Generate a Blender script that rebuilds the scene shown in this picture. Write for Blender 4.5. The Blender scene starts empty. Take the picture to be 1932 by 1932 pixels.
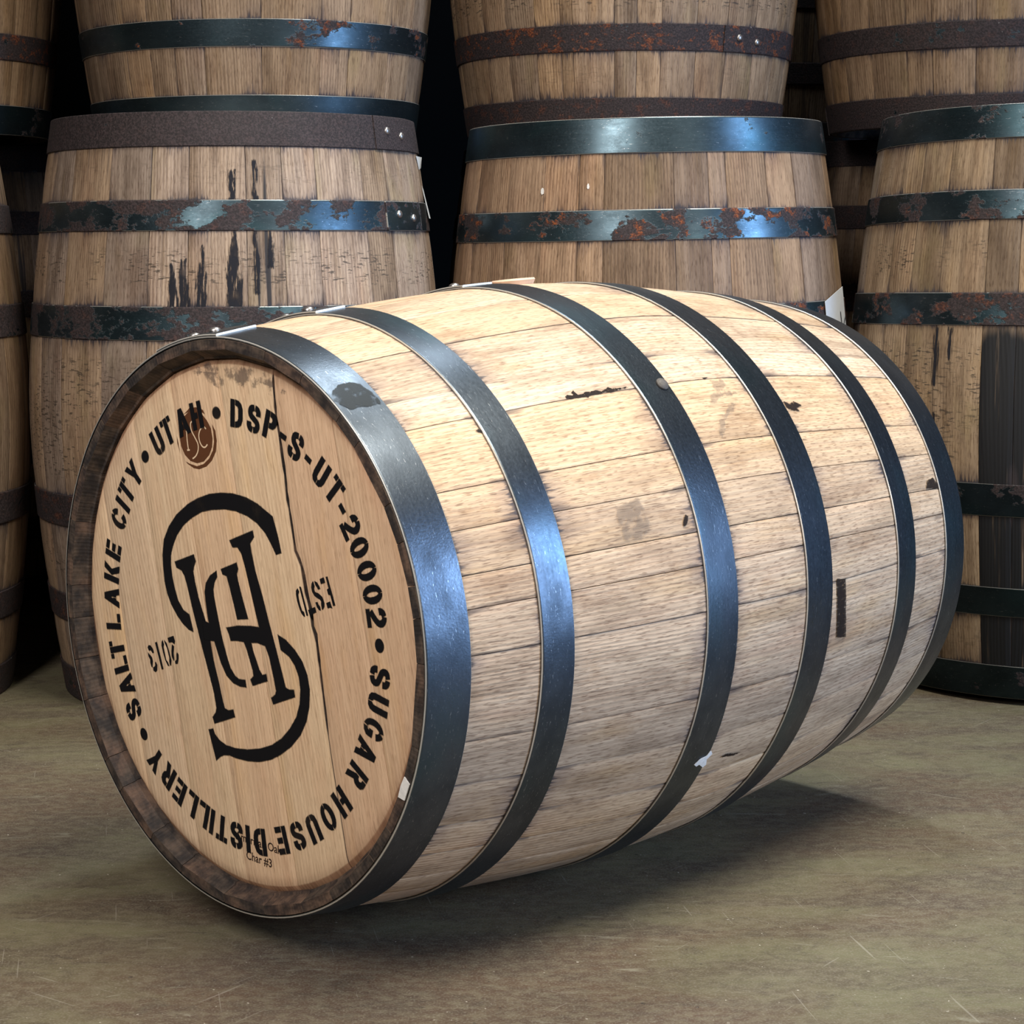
import bpy, bmesh, math, random
from mathutils import Matrix, Vector, noise
from mathutils.geometry import tessellate_polygon
random.seed(7)
R = math.radians
sc = bpy.context.scene
COL = sc.collection
# ---------------------------------------------------------------- measured layout
P = {"f":3669.84568,"h":0.71641,"pitch":6.70611,"roll":-0.41015,"x":0.08046,"y":2.22033,"yaw":44.16257,"tilt":0.42073,"dz":-0.00041,"Rh":0.28927,"L":0.88948,"e1":0.05016,"e2":0.13242,"e3":0.17231,"e4":0.3526,"e5":0.39894,"gR":0.28346,"gL":0.8983,"ge1":0.05056,"ge2":0.128,"ge3":0.17219,"ge4":0.28165,"ge5":0.33047,"x1":-0.3657,"y1":3.13337,"x2":0.30797,"y2":3.22753,"x3":0.96052,"y3":3.15902,"fe1":0.04965,"fe2":0.13046,"fe3":0.17302,"fe4":0.32051,"fe5":0.36971,"n":1.51221,"cx":876.48879,"cy":877.69873,"q1":0.05265,"q2":0.1369,"q3":0.18232,"gL2":0.89204,"oa":0.00018,"ob":0.00039,"oc":0.0007,"od":0.00146,"lx1":0.00351,"lx2":-0.01116,"lx3":0.01217,"ly1":0.00462,"ly2":-0.00051,"ly3":0.03433}
SH = {"mono":[[[0.0703,0.083],[0.0665,0.0964],[0.0584,0.1166],[0.0355,0.1267],[0.0174,0.1315],[-0.0038,0.1334],[-0.0228,0.1323],[-0.0421,0.1294],[-0.0618,0.1234],[-0.079,0.1158],[-0.0997,0.1027],[-0.1134,0.0893],[-0.1229,0.0744],[-0.1261,0.0583],[-0.1254,0.0444],[-0.1238,0.0306],[-0.12,0.0189],[-0.1133,0.0075],[-0.1036,-0.0026],[-0.0939,-0.01],[-0.0841,-0.0147],[-0.0776,-0.016],[-0.0791,-0.0114],[-0.0834,0.0002],[-0.0932,0.0032],[-0.1028,0.0132],[-0.108,0.0256],[-0.1117,0.0373],[-0.1134,0.0493],[-0.1129,0.0598],[-0.1085,0.0707],[-0.1007,0.0828],[-0.0886,0.0944],[-0.074,0.1035],[-0.0568,0.1112],[-0.04,0.115],[-0.018,0.1178],[0.0008,0.1176],[0.0193,0.1144],[0.0348,0.1086],[0.0474,0.1001],[0.0561,0.0904],[0.0634,0.0806]],[[0.0633,-0.0004],[0.0742,-0.0037],[0.0878,-0.0115],[0.0988,-0.0213],[0.1059,-0.0332],[0.1091,-0.0473],[0.1078,-0.0638],[0.103,-0.0794],[0.0937,-0.0942],[0.0792,-0.1084],[0.0621,-0.1199],[0.0462,-0.128],[0.0276,-0.1338],[0.0087,-0.1365],[-0.0102,-0.1371],[-0.0211,-0.1361],[-0.0309,-0.1379],[-0.038,-0.1415],[-0.0432,-0.1456],[-0.0542,-0.1167],[-0.0479,-0.1147],[-0.0453,-0.1195],[-0.0372,-0.1249],[-0.0263,-0.1281],[-0.0099,-0.1284],[0.0092,-0.1262],[0.0307,-0.1211],[0.0494,-0.114],[0.0653,-0.1043],[0.0786,-0.0919],[0.0892,-0.0785],[0.0948,-0.0644],[0.0965,-0.0494],[0.0945,-0.0366],[0.0886,-0.0261],[0.08,-0.0184],[0.0674,-0.0138]],[[-0.1045,0.053],[-0.1025,0.0485],[-0.0939,0.0464],[-0.0885,0.041],[-0.0846,0.032],[-0.0759,0.0072],[-0.0671,-0.0157],[-0.0608,-0.0321],[-0.0508,-0.0564],[-0.0433,-0.0759],[-0.0398,-0.0908],[-0.0415,-0.0963],[-0.0467,-0.102],[-0.0442,-0.1071],[-0.0108,-0.0947],[-0.013,-0.0888],[-0.0205,-0.0909],[-0.0273,-0.0895],[-0.0303,-0.0823],[-0.0371,-0.0611],[-0.0445,-0.0416],[-0.0487,-0.0234],[-0.0527,-0.0094],[-0.0591,0.0043],[-0.0668,0.0205],[-0.0722,0.037],[-0.0745,0.047],[-0.0731,0.0523],[-0.0697,0.0582],[-0.0725,0.0639]],[[-0.01,0.0857],[0.0265,0.099],[0.0279,0.0939],[0.0213,0.0866],[0.0231,0.0785],[0.0288,0.0594],[0.0396,0.0343],[0.049,0.0091],[0.0565,-0.0096],[0.0654,-0.033],[0.0724,-0.0517],[0.0787,-0.0531],[0.0851,-0.0521],[0.0862,-0.0577],[0.0532,-0.0703],[0.0507,-0.0656],[0.0566,-0.0618],[0.0588,-0.0572],[0.0559,-0.0461],[0.049,-0.024],[0.0429,-0.0133],[0.0299,-0.0119],[0.0192,-0.0134],[0.0216,-0.0215],[0.0314,-0.04],[0.0364,-0.0451],[0.0422,-0.0433],[0.0436,-0.0486],[0.0209,-0.0568],[0.0182,-0.0522],[0.0231,-0.048],[0.022,-0.0415],[0.0135,-0.0227],[0.0085,-0.0142],[-0.0022,-0.0145],[-0.0131,-0.016],[-0.0156,-0.01],[-0.0194,-0.0047],[-0.0016,-0.0005],[0.0199,0.0022],[0.0344,0.0029],[0.0285,0.0196],[0.0215,0.0402],[0.0144,0.061],[0.0084,0.0752],[0.0019,0.0812],[-0.0062,0.0803]],[[-0.0257,0.0545],[-0.001,0.0637],[0.001,0.0585],[-0.0014,0.0532],[0.0004,0.0459],[0.0076,0.0268],[0.0149,0.0102],[-0.0013,0.0075],[-0.006,0.0216],[-0.0133,0.0409],[-0.017,0.0497],[-0.0237,0.0506]],[[-0.0347,0.0513],[-0.0446,0.0455],[-0.052,0.0369],[-0.0544,0.0272],[-0.0529,0.0172],[-0.0503,0.0021],[-0.0483,-0.0045],[-0.0594,-0.0026],[-0.0575,-0.0212],[-0.0407,-0.0205],[-0.0306,-0.0412],[-0.0216,-0.0535],[-0.0109,-0.0594],[-0.0002,-0.0611],[0.0093,-0.0604],[0.0082,-0.0546],[-0.0013,-0.0553],[-0.0079,-0.053],[-0.0158,-0.0457],[-0.022,-0.0331],[-0.0282,-0.017],[-0.0342,0.0026],[-0.0401,0.024],[-0.0411,0.0323],[-0.0388,0.0403],[-0.0343,0.0464]]],"estd":[[[0.0979,0.0522],[0.0991,0.0529],[0.1004,0.0525],[0.11,0.0264],[0.1091,0.0256],[0.1078,0.0256]],[[0.0951,0.0507],[0.0972,0.0483],[0.0969,0.0466],[0.0958,0.0449],[0.0965,0.0407],[0.0983,0.0355],[0.1013,0.0294],[0.104,0.0288],[0.1054,0.0245],[0.1036,0.0242],[0.1004,0.0264],[0.0976,0.0305],[0.0941,0.0382],[0.0926,0.0444],[0.0928,0.048]],[[0.1105,0.0313],[0.1208,0.0356],[0.1224,0.031],[0.1161,0.0279],[0.1152,0.0239],[0.114,0.024]],[[0.1187,0.0606],[0.1208,0.0562],[0.1199,0.0534],[0.1213,0.0504],[0.1264,0.0497],[0.1321,0.047],[0.1349,0.0413],[0.1345,0.0377],[0.1322,0.0345],[0.1313,0.0347],[0.1302,0.0397],[0.1305,0.042],[0.1286,0.044],[0.1243,0.045],[0.1204,0.0464],[0.1171,0.0501],[0.1159,0.0542],[0.1166,0.0578]],[[0.1209,0.061],[0.1248,0.0601],[0.1276,0.0572],[0.1292,0.0546],[0.1258,0.0533],[0.1251,0.0547],[0.1222,0.0572],[0.1211,0.0596]],[[0.1217,0.0402],[0.1249,0.0411],[0.1258,0.0391],[0.1284,0.0372],[0.1294,0.0334],[0.1268,0.0335],[0.124,0.0357]],[[0.1376,0.0669],[0.1403,0.0678],[0.1463,0.0526],[0.1508,0.0415],[0.1479,0.0403],[0.1439,0.0504],[0.141,0.0503],[0.1392,0.0549],[0.1417,0.0564]],[[0.1288,0.0637],[0.1347,0.0662],[0.1365,0.0615],[0.1304,0.0592]],[[0.1378,0.0416],[0.1434,0.044],[0.1448,0.0407],[0.1466,0.0377],[0.1432,0.0382],[0.1396,0.0371]]],"year":[[[-0.1593,-0.0453],[-0.1574,-0.0427],[-0.1538,-0.0423],[-0.1497,-0.0453],[-0.1481,-0.049],[-0.1503,-0.0502],[-0.154,-0.0474],[-0.1571,-0.0485]],[[-0.1591,-0.0503],[-0.1567,-0.0521],[-0.152,-0.0546],[-0.1506,-0.0583],[-0.1518,-0.0659],[-0.1532,-0.0655],[-0.1551,-0.0615],[-0.1552,-0.0579],[-0.1581,-0.0548]],[[-0.1451,-0.0587],[-0.1428,-0.0613],[-0.1432,-0.0675],[-0.1463,-0.0701],[-0.1498,-0.0689],[-0.1502,-0.0654],[-0.1478,-0.0646],[-0.1462,-0.0626],[-0.1466,-0.0598]],[[-0.1452,-0.0382],[-0.1421,-0.0367],[-0.1317,-0.0642],[-0.1347,-0.0654]],[[-0.1315,-0.033],[-0.1294,-0.0373],[-0.1304,-0.0403],[-0.1284,-0.0467],[-0.1264,-0.0535],[-0.123,-0.0558],[-0.1209,-0.0594],[-0.1232,-0.0597],[-0.1276,-0.0547],[-0.1313,-0.0465],[-0.1336,-0.0394],[-0.1331,-0.0357]],[[-0.1288,-0.0323],[-0.1243,-0.0355],[-0.1206,-0.0438],[-0.1169,-0.0527],[-0.1178,-0.0575],[-0.1196,-0.0588],[-0.1205,-0.0544],[-0.1201,-0.0508],[-0.1239,-0.0407],[-0.1273,-0.0366]],[[-0.1222,-0.0297],[-0.1117,-0.0259],[-0.1094,-0.0309],[-0.1104,-0.0345],[-0.1147,-0.033],[-0.1204,-0.0342]],[[-0.1149,-0.0355],[-0.1114,-0.0368],[-0.1127,-0.0444],[-0.1116,-0.0516],[-0.1128,-0.0526],[-0.1158,-0.0483],[-0.1161,-0.0431]],[[-0.1065,-0.0427],[-0.104,-0.0441],[-0.1039,-0.0483],[-0.1057,-0.0545],[-0.1095,-0.0555],[-0.1102,-0.0531],[-0.1075,-0.0506],[-0.1075,-0.0453]]],"brand":[[[-0.0811,0.2066],[-0.0882,0.1971],[-0.0906,0.1868],[-0.0883,0.1756],[-0.0821,0.167],[-0.073,0.1615],[-0.0619,0.1601],[-0.0506,0.1627],[-0.0411,0.1701],[-0.0361,0.1783],[-0.0348,0.1872],[-0.0371,0.1971],[-0.0431,0.2045],[-0.0502,0.2096],[-0.0592,0.214],[-0.0704,0.2139]],[[-0.0819,0.2088],[-0.0722,0.2155],[-0.0609,0.217],[-0.0499,0.2151],[-0.0465,0.2109],[-0.0574,0.2147],[-0.0704,0.2134]],[[-0.035,0.2016],[-0.0299,0.1953],[-0.0279,0.1855],[-0.0299,0.1743],[-0.0367,0.1649],[-0.0462,0.158],[-0.0584,0.1542],[-0.0677,0.1546],[-0.0769,0.1578],[-0.0815,0.1603],[-0.0732,0.1581],[-0.062,0.1567],[-0.0507,0.1599],[-0.0412,0.1662],[-0.0344,0.1751],[-0.0322,0.1841],[-0.033,0.194]],[[-0.0954,0.1853],[-0.0945,0.1774],[-0.0901,0.1675],[-0.0922,0.1742],[-0.0938,0.1809]]],"bline":[[[-0.0781,0.191],[-0.0776,0.1831],[-0.0758,0.1726]],[[-0.0791,0.1909],[-0.0771,0.1922]],[[-0.0781,0.172],[-0.0734,0.1727]],[[-0.0635,0.2032],[-0.0682,0.2023],[-0.0711,0.1993],[-0.0696,0.1927],[-0.0643,0.1863],[-0.0594,0.1799],[-0.0594,0.1732],[-0.0634,0.1673],[-0.0691,0.164]],[[-0.045,0.196],[-0.0489,0.198],[-0.0546,0.1948],[-0.0573,0.189],[-0.0561,0.1824],[-0.0517,0.1777],[-0.0471,0.1775],[-0.0433,0.1805]]],"crack":[[0.0644,0.2497],[0.0655,0.237],[0.0679,0.214],[0.0721,0.1978],[0.0755,0.1785],[0.0796,0.1582],[0.0813,0.1403],[0.0855,0.1226],[0.0896,0.1023],[0.0923,0.0871],[0.1007,0.0751],[0.1043,0.0626],[0.1077,0.0475],[0.1143,0.0302],[0.1161,0.0149],[0.1207,0.0078],[0.1239,-0.0124],[0.1278,-0.0378],[0.1311,-0.058],[0.135,-0.0834],[0.1397,-0.1086]],"small":[[-0.0085,-0.227],[0.0548,-0.2127],[0.0068,-0.2363],[0.0424,-0.2281]]}
LET = [["S",0.0965,0.1874],["-",0.1144,0.1766],["U",0.1343,0.1663],["T",0.1545,0.1529],["-",0.1631,0.1346],["2",0.175,0.1181],["0",0.1871,0.1006],["0",0.1974,0.08],["0",0.2048,0.0587],["2",0.2098,0.037],[".",0.2136,0.0115],["S",0.2136,-0.0186],["U",0.2109,-0.0449],["G",0.2034,-0.07],["A",0.1898,-0.0924],["R",0.1771,-0.1195],["H",0.1543,-0.1495],["O",0.1336,-0.1683],["U",0.1113,-0.1851],["S",0.0868,-0.1971],["E",0.0617,-0.2074],["D",0.0263,-0.2184],["I",0.0064,-0.2185],["S",-0.0126,-0.2195],["T",-0.0369,-0.2176],["I",-0.0537,-0.2138],["L",-0.0679,-0.2088],["L",-0.0877,-0.2014],["E",-0.1091,-0.1932],["R",-0.1283,-0.1792],["Y",-0.1528,-0.1684],[".",-0.1712,-0.1418],["S",-0.189,-0.1178],["A",-0.1991,-0.0923],["L",-0.2104,-0.072],["T",-0.2164,-0.0555],["L",-0.2225,-0.0259],["A",-0.2235,0.0012],["K",-0.2225,0.0284],["E",-0.2181,0.0533],["C",-0.2058,0.0889],["I",-0.1972,0.1056],["T",-0.1902,0.1211],["Y",-0.1748,0.1414],[".",-0.1525,0.1603],["U",-0.1286,0.1773],["T",-0.1105,0.1899],["A",-0.0843,0.2002],["H",-0.0595,0.2085],[".",-0.0264,0.2123],["D",0.0062,0.2136],["S",0.0334,0.2098],["P",0.059,0.2064],["-",0.0777,0.1956]]
DEC = {"burn":[[[0.2549,134.9],[0.2585,134.7],[0.2638,135.0],[0.2674,134.8],[0.2656,134.4],[0.2692,134.0],[0.2709,135.0],[0.2781,135.1],[0.2834,134.7],[0.2888,134.8],[0.2977,134.7],[0.303,135.2],[0.3119,134.8],[0.3155,134.5],[0.3209,134.9],[0.328,135.1],[0.3405,135.0],[0.3387,135.3],[0.328,135.3],[0.3209,135.6],[0.3155,135.7],[0.3084,135.3],[0.3012,135.6],[0.2941,135.5],[0.2852,135.6],[0.2834,135.9],[0.2763,135.6],[0.2709,135.6],[0.2656,135.4],[0.2603,135.6],[0.2549,135.4]],[[0.574,141.8],[0.5811,142.5],[0.5936,142.0],[0.6043,142.9],[0.5918,143.5],[0.5936,144.2],[0.5793,143.9],[0.574,143.1]],[[0.4581,135.2],[0.4688,135.2],[0.4617,135.5]],[[0.3405,161.0],[0.344,161.3],[0.3405,162.4],[0.3351,162.9],[0.3351,162.1]],[[0.5793,178.1],[0.5971,178.6],[0.6007,185.2],[0.6078,190.5],[0.5882,189.9],[0.5829,184.7]],[[0.4278,209.5],[0.4367,209.3],[0.4456,209.7],[0.4617,209.9],[0.451,210.3],[0.4385,209.9],[0.4296,209.8]],[[0.1266,138.5],[0.1301,138.3],[0.1355,138.8],[0.1355,139.1],[0.1283,138.8]],[[0.8146,162.3],[0.8307,161.8],[0.8414,163.5],[0.8414,164.4],[0.8093,163.9]]],"scuff":[[[0.4706,136.5],[0.4866,136.1],[0.4866,137.1],[0.4777,138.4],[0.4973,139.1],[0.4759,139.2],[0.4635,140.0],[0.4439,141.3],[0.4545,139.9],[0.467,138.5],[0.467,137.5]],[[0.4795,141.5],[0.4831,141.7],[0.4599,144.1],[0.4456,145.8],[0.4367,147.6],[0.4332,147.6],[0.4439,145.5],[0.4563,143.9]],[[0.2531,157.5],[0.2816,157.1],[0.287,158.7],[0.287,162.5],[0.2727,163.5],[0.2549,163.3],[0.2531,161.4]]],"blot":[[[0.0053,123.9],[0.0196,122.0],[0.0321,122.0],[0.041,123.0],[0.0446,125.5],[0.0463,127.4],[0.0446,128.7],[0.0321,128.5],[0.0232,128.3],[0.0125,128.5],[0.0053,126.9],[0.0018,125.6]]],"chip":[[[0.3797,209.3],[0.385,208.2],[0.3939,207.8],[0.3975,206.6],[0.4029,207.6],[0.3975,208.7],[0.4011,210.1],[0.3975,210.6],[0.3886,209.6],[0.385,209.9]]],"nail":[[[0.3904,135.9]]],"bung":[[[0.4082,87.6],[0.451,88.3]]]}
RB, HT = .33, .0025
# ---------------------------------------------------------------- camera
cd = bpy.data.cameras.new('camera'); cam = bpy.data.objects.new('camera', cd); COL.objects.link(cam)
pt, rl = R(P['pitch']), R(P['roll'])
fw = Vector((0, math.cos(pt), -math.sin(pt))); rt = Vector((1, 0, 0)); up = rt.cross(fw)
rt2 = rt*math.cos(rl) + up*math.sin(rl); up2 = -rt*math.sin(rl) + up*math.cos(rl)
m = Matrix((rt2, up2, -fw)).transposed().to_4x4(); m.translation = (0, 0, P['h'])
cam.matrix_world = m
cd.sensor_width = 36; cd.lens = P['f']/1932*36
cd.shift_x = (966-P['cx'])/1932; cd.shift_y = (P['cy']-966)/1932
cd.clip_start = .05
sc.camera = cam
# ---------------------------------------------------------------- exposure, world, lights
sc.view_settings.view_transform = 'Standard'; sc.view_settings.look = 'None'
sc.view_settings.gamma = 1; sc.view_settings.use_curve_mapping = False
sc.view_settings.exposure = 0.0
w = bpy.data.worlds.new('world'); sc.world = w; w.use_nodes = True
w.node_tree.nodes['Background'].inputs[0].default_value = (.75, .85, 1, 1)
w.node_tree.nodes['Background'].inputs[1].default_value = .005

def area(name, loc, aim, size, power, color, size_y=None, spread=180, shape=None):
    d = bpy.data.lights.new(name, 'AREA'); d.energy = power; d.color = color
    d.shape = shape or ('RECTANGLE' if size_y else 'DISK'); d.size = size
    if size_y: d.size_y = size_y
    d.spread = R(spread)
    o = bpy.data.objects.new(name, d); COL.objects.link(o); o.location = loc
    o.rotation_euler = (Vector(aim)-Vector(loc)).to_track_quat('-Z', 'Y').to_euler()
    return o
area('high_bay_lamp', (1.0, 1.45, 3.1), (.1, 2.2, .4), 1.4, 33, (1, .94, .80), spread=90)
area('stack_lamp', (.55, 3.3, 3.6), (.25, 2.3, .3), .55, 14, (.88, .97, 1), spread=95)
area('aisle_lamp', (-.9, .45, 1.95), (-.1, 2.3, .5), .4, 17, (1, .92, .84), size_y=1.3, spread=100)
area('loading_door', (4.0, .9, 1.25), (.2, 2.1, .5), 1.0, 50, (.42, .64, 1), size_y=2.0, spread=110)

area('added_fill', (1.7, -.3, 1.25), (.15, 2.1, .3), .7, 2.5, (1, .90, .80), spread=70)  # unseen warm fill, added to brighten the lying barrel's lower front side

# ---------------------------------------------------------------- node helpers
class G:
    def __init__(s, name):
        s.m = bpy.data.materials.new(name); s.m.use_nodes = True; s.t = s.m.node_tree
        s.b = s.t.nodes['Principled BSDF']
    def n(s, t, **k):
        x = s.t.nodes.new(t)
        for a, v in k.items(): setattr(x, a, v)
        return x
    def put(s, sock, v):
        if isinstance(v, bpy.types.NodeSocket): s.t.links.new(v, sock)
        elif isinstance(v, (tuple, list)) and len(v) == 3 and sock.type == 'RGBA': sock.default_value = (*v, 1)
        else: sock.default_value = v
    def M(s, op, a, b=0., c=0., clamp=False):
        x = s.n('ShaderNodeMath', operation=op, use_clamp=clamp)
        for i, v in enumerate((a, b, c)): s.put(x.inputs[i], v)
        return x.outputs[0]
    def V(s, op, a, b=(0, 0, 0)):
        x = s.n('ShaderNodeVectorMath', operation=op); s.put(x.inputs[0], a); s.put(x.inputs[1], b); return x.outputs[0]
    def xyz(s, x=0., y=0., z=0.):
        c = s.n('ShaderNodeCombineXYZ')
        for i, v in enumerate((x, y, z)): s.put(c.inputs[i], v)
        return c.outputs[0]
    def noise(s, vec, sx=1, sy=1, sz=1, detail=2., rough=.5, dist=0.):
        v = s.V('MULTIPLY', vec, (sx, sy, sz)); x = s.n('ShaderNodeTexNoise')
        s.put(x.inputs['Vector'], v); x.inputs['Scale'].default_value = 1; x.inputs['Detail'].default_value = detail
        x.inputs['Roughness'].default_value = rough; x.inputs['Distortion'].default_value = dist
        return x.outputs[0]
    def step(s, v, a, b):
        x = s.n('ShaderNodeMapRange', interpolation_type='SMOOTHSTEP'); s.put(x.inputs[0], v)
        s.put(x.inputs[1], a); s.put(x.inputs[2], b); return x.outputs[0]
    def mix(s, f, a, b, mode='MIX'):
        x = s.n('ShaderNodeMix', data_type='RGBA', blend_type=mode)
        s.put(x.inputs[0], f); s.put(x.inputs[6], a); s.put(x.inputs[7], b); return x.outputs[2]
    def attr(s, name): return s.n('ShaderNodeAttribute', attribute_name=name).outputs['Fac']
    def uv(s): return s.n('ShaderNodeUVMap', uv_map='UVMap').outputs[0]
    def bump(s, h, d=.001, st=.5):
        x = s.n('ShaderNodeBump'); x.inputs['Distance'].default_value = d; x.inputs['Strength'].default_value = st
        s.put(x.inputs['Height'], h); s.put(s.b.inputs['Normal'], x.outputs[0])

def wood(name, light, dark, soot_len=.018, saw=0., streak=0., grey=0., pores=.5, weather=0., black=0., head=False):
    g = G(name); oi = g.n('ShaderNodeObjectInfo'); rnd = oi.outputs['Random']
    uv = g.V('ADD', g.uv(), g.xyz(g.M('MULTIPLY', rnd, 9.), g.M('MULTIPLY', rnd, 23.), g.M('MULTIPLY', rnd, 31.)))
    fine = g.noise(uv, 620, 16, 1, 3.); med = g.noise(uv, 110, 3.5, 1, 3.)
    broad = g.noise(uv, 22, 5, 1, 3.); pore = g.noise(uv, 1000, 75, 1, 1.)
    warp = g.noise(uv, 10, 2.2, 1, 1.)
    sp = g.n('ShaderNodeSeparateXYZ'); g.put(sp.inputs[0], uv)
    rings = g.M('SINE', g.M('MULTIPLY_ADD', sp.outputs[0], 1150., g.M('MULTIPLY', warp, 42.)))
    ringamt = g.M('MULTIPLY', g.step(g.noise(uv, 3, .4, 1, 0), .44, .60), .5)
    f = g.M('MULTIPLY_ADD', g.M('SUBTRACT', fine, .5), 1.15, .5)
    f = g.M('MULTIPLY_ADD', g.M('SUBTRACT', med, .5), 1.25, f)
    f = g.M('MULTIPLY_ADD', rings, g.M('MULTIPLY', ringamt, .5), f, clamp=True)
    col = g.mix(f, dark, light)
    col = g.mix(g.M('MULTIPLY', g.step(broad, .5, .75), .35), col, g.mix(1., col, (.92, .74, .68), 'MULTIPLY'))
    col = g.mix(g.M('MULTIPLY', g.step(g.noise(uv, 30, 6, 5, 2), .55, .8), .4), col, g.mix(1., col, (1.05, .92, .62), 'MULTIPLY'))
    col = g.mix(g.M('MULTIPLY', g.step(pore, .55, .66), pores), col, g.mix(1., col, (.38, .31, .27), 'MULTIPLY'))
    tint = g.n('ShaderNodeMix', data_type='RGBA', blend_type='MULTIPLY'); tint.inputs[0].default_value = 1
    g.put(tint.inputs[6], col); g.put(tint.inputs[7], oi.outputs['Color']); col = tint.outputs[2]
    dirt = oi.outputs['Alpha']
    if grey or weather:
        gm = g.M('MULTIPLY', g.step(g.noise(uv, 36, 7, 3, 5, .65), .42, .68), max(grey, weather))
        col = g.mix(gm, col, g.mix(1., col, (.50, .46, .43), 'MULTIPLY'))
        col = g.mix(g.M('MULTIPLY', g.step(g.noise(uv, 26, 11, 13, 5, .7), .55, .66), weather*.7), col, g.mix(1., col, (.72, .62, .52), 'MULTIPLY'))
        gr = g.M('MULTIPLY', g.step(g.noise(uv, 14, 5, 9, 3), .58, .72), .5*grey)
        col = g.mix(gr, col, g.mix(1., col, (.78, .85, .55), 'MULTIPLY'))
    if saw:
        tick = g.noise(uv, 75, 300, 1, 3., .6); zone = g.step(g.noise(uv, 11, 8, 4, 2), .38, .52)
        band = g.step(g.attr('hd'), .018, .04)
        tm = g.M('MULTIPLY', g.M('MULTIPLY', g.step(tick, .55, .62), zone), g.M('MULTIPLY', band, saw))
        col = g.mix(tm, col, (.045, .035, .028))
    if streak:
        sm = g.M('MULTIPLY', g.step(g.noise(uv, 46, 1.6, 2, 3, .6), .61, .68), streak)
        sm = g.M('MULTIPLY', sm, g.step(dirt, .2, .8))
        col = g.mix(sm, col, (.022, .022, .028))
    # blue-black iron stain creeping along the grain out of the hoop edges, in patches
    hd = g.attr('hd'); spike = g.noise(uv, 380, 20, 1, 3., .6); low = g.noise(uv, 13, 5, 7, 3.)
    patch = g.step(low, .43, .66)
    ln = g.M('MULTIPLY', g.M('POWER', g.M('MULTIPLY', spike, 1.35), 5.), g.M('MULTIPLY_ADD', patch, soot_len*2.2, soot_len*.35))
    sm = g.M('SUBTRACT', 1., g.step(hd, g.M('MULTIPLY', ln, .15), g.M('MULTIPLY_ADD', ln, 1.3, .0009)))
    col = g.mix(g.M('MULTIPLY', sm, g.M('MULTIPLY_ADD', patch, .35, .5)), col, (.030, .034, .052))
    halo = g.M('MULTIPLY', g.M('SUBTRACT', 1., g.step(hd, .0, g.M('MULTIPLY_ADD', patch, .035, .003))), g.M('MULTIPLY', patch, .6))
    col = g.mix(halo, col, g.mix(1., col, (.50, .50, .60), 'MULTIPLY'))
    if black:
        so = g.n('ShaderNodeSeparateXYZ'); g.put(so.inputs[0], g.uv())
        bk = g.step(g.noise(uv, 70, 2.2, 3, 4., .65), .54, .70)
        lo = g.step(g.M('MULTIPLY_ADD', g.noise(uv, 40, 3, 2, 2.), .1, so.outputs[1]), .37, .40)
        bm = g.M('MULTIPLY', g.M('MULTIPLY', g.M('SUBTRACT', 1., g.M('MULTIPLY', bk, .8)), lo), black)
        col = g.mix(bm, col, (.012, .013, .016))
    # stain along the joints
    jd = g.attr('jd'); jn = g.noise(uv, 60, 14, 1, 3.); low2 = g.noise(uv, 9, 3, 2, 1.)
    hn = g.M('SUBTRACT', 1., g.step(hd, .003, .045)); jw = g.M('MULTIPLY', g.step(jn, .45, .75), g.M('MULTIPLY_ADD', g.M('MULTIPLY', hn, g.step(low2, .42, .6)), .012, .0035))
    jm = g.M('SUBTRACT', 1., g.step(jd, 0., g.M('ADD', jw, .0006)))
    near = g.M('MULTIPLY_ADD', hn, .55, .22)
    col = g.mix(g.M('MULTIPLY', jm, near), col, (.05, .04, .045))
    # end grain and chime; also darkens head crack walls as painted shade
    lip_crack = g.attr('lip_crack'); ln_ = g.noise(uv, 45, 70, 1, 4., .65)
    lc = g.mix(g.step(ln_, .34, .74), (.024, .021, .022), (.105, .078, .062))
    lc = g.mix(g.step(g.noise(uv, 8, 11, 3, 1), .48, .56), lc, g.mix(1., lc, (1.5, 1.3, 1.2), 'MULTIPLY'))
    col = g.mix(lip_crack, col, lc)
    if head:
        rim = g.attr('rim')
        col = g.mix(g.M('MULTIPLY', g.M('SUBTRACT', 1., g.step(rim, .0075, .0095)), .75), col, g.mix(g.step(med, .35, .65), (.20, .085, .045), (.36, .19, .11)))
        edge = g.M('SUBTRACT', 1., g.step(rim, .009, g.M('MULTIPLY_ADD', low, .05, .0)))
        col = g.mix(g.M('MULTIPLY', edge, .30), col, g.mix(1., col, (.62, .50, .48), 'MULTIPLY'))
    g.put(g.b.inputs['Base Color'], col)
    g.put(g.b.inputs['Roughness'], g.M('MULTIPLY_ADD', fine, .25, .5))
    g.b.inputs['Specular IOR Level'].default_value = .3
    g.bump(g.M('MULTIPLY_ADD', rings, .15, g.M('MULTIPLY_ADD', fine, .6, g.M('MULTIPLY', med, .7))), .0011, .55)
    return g.m

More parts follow.
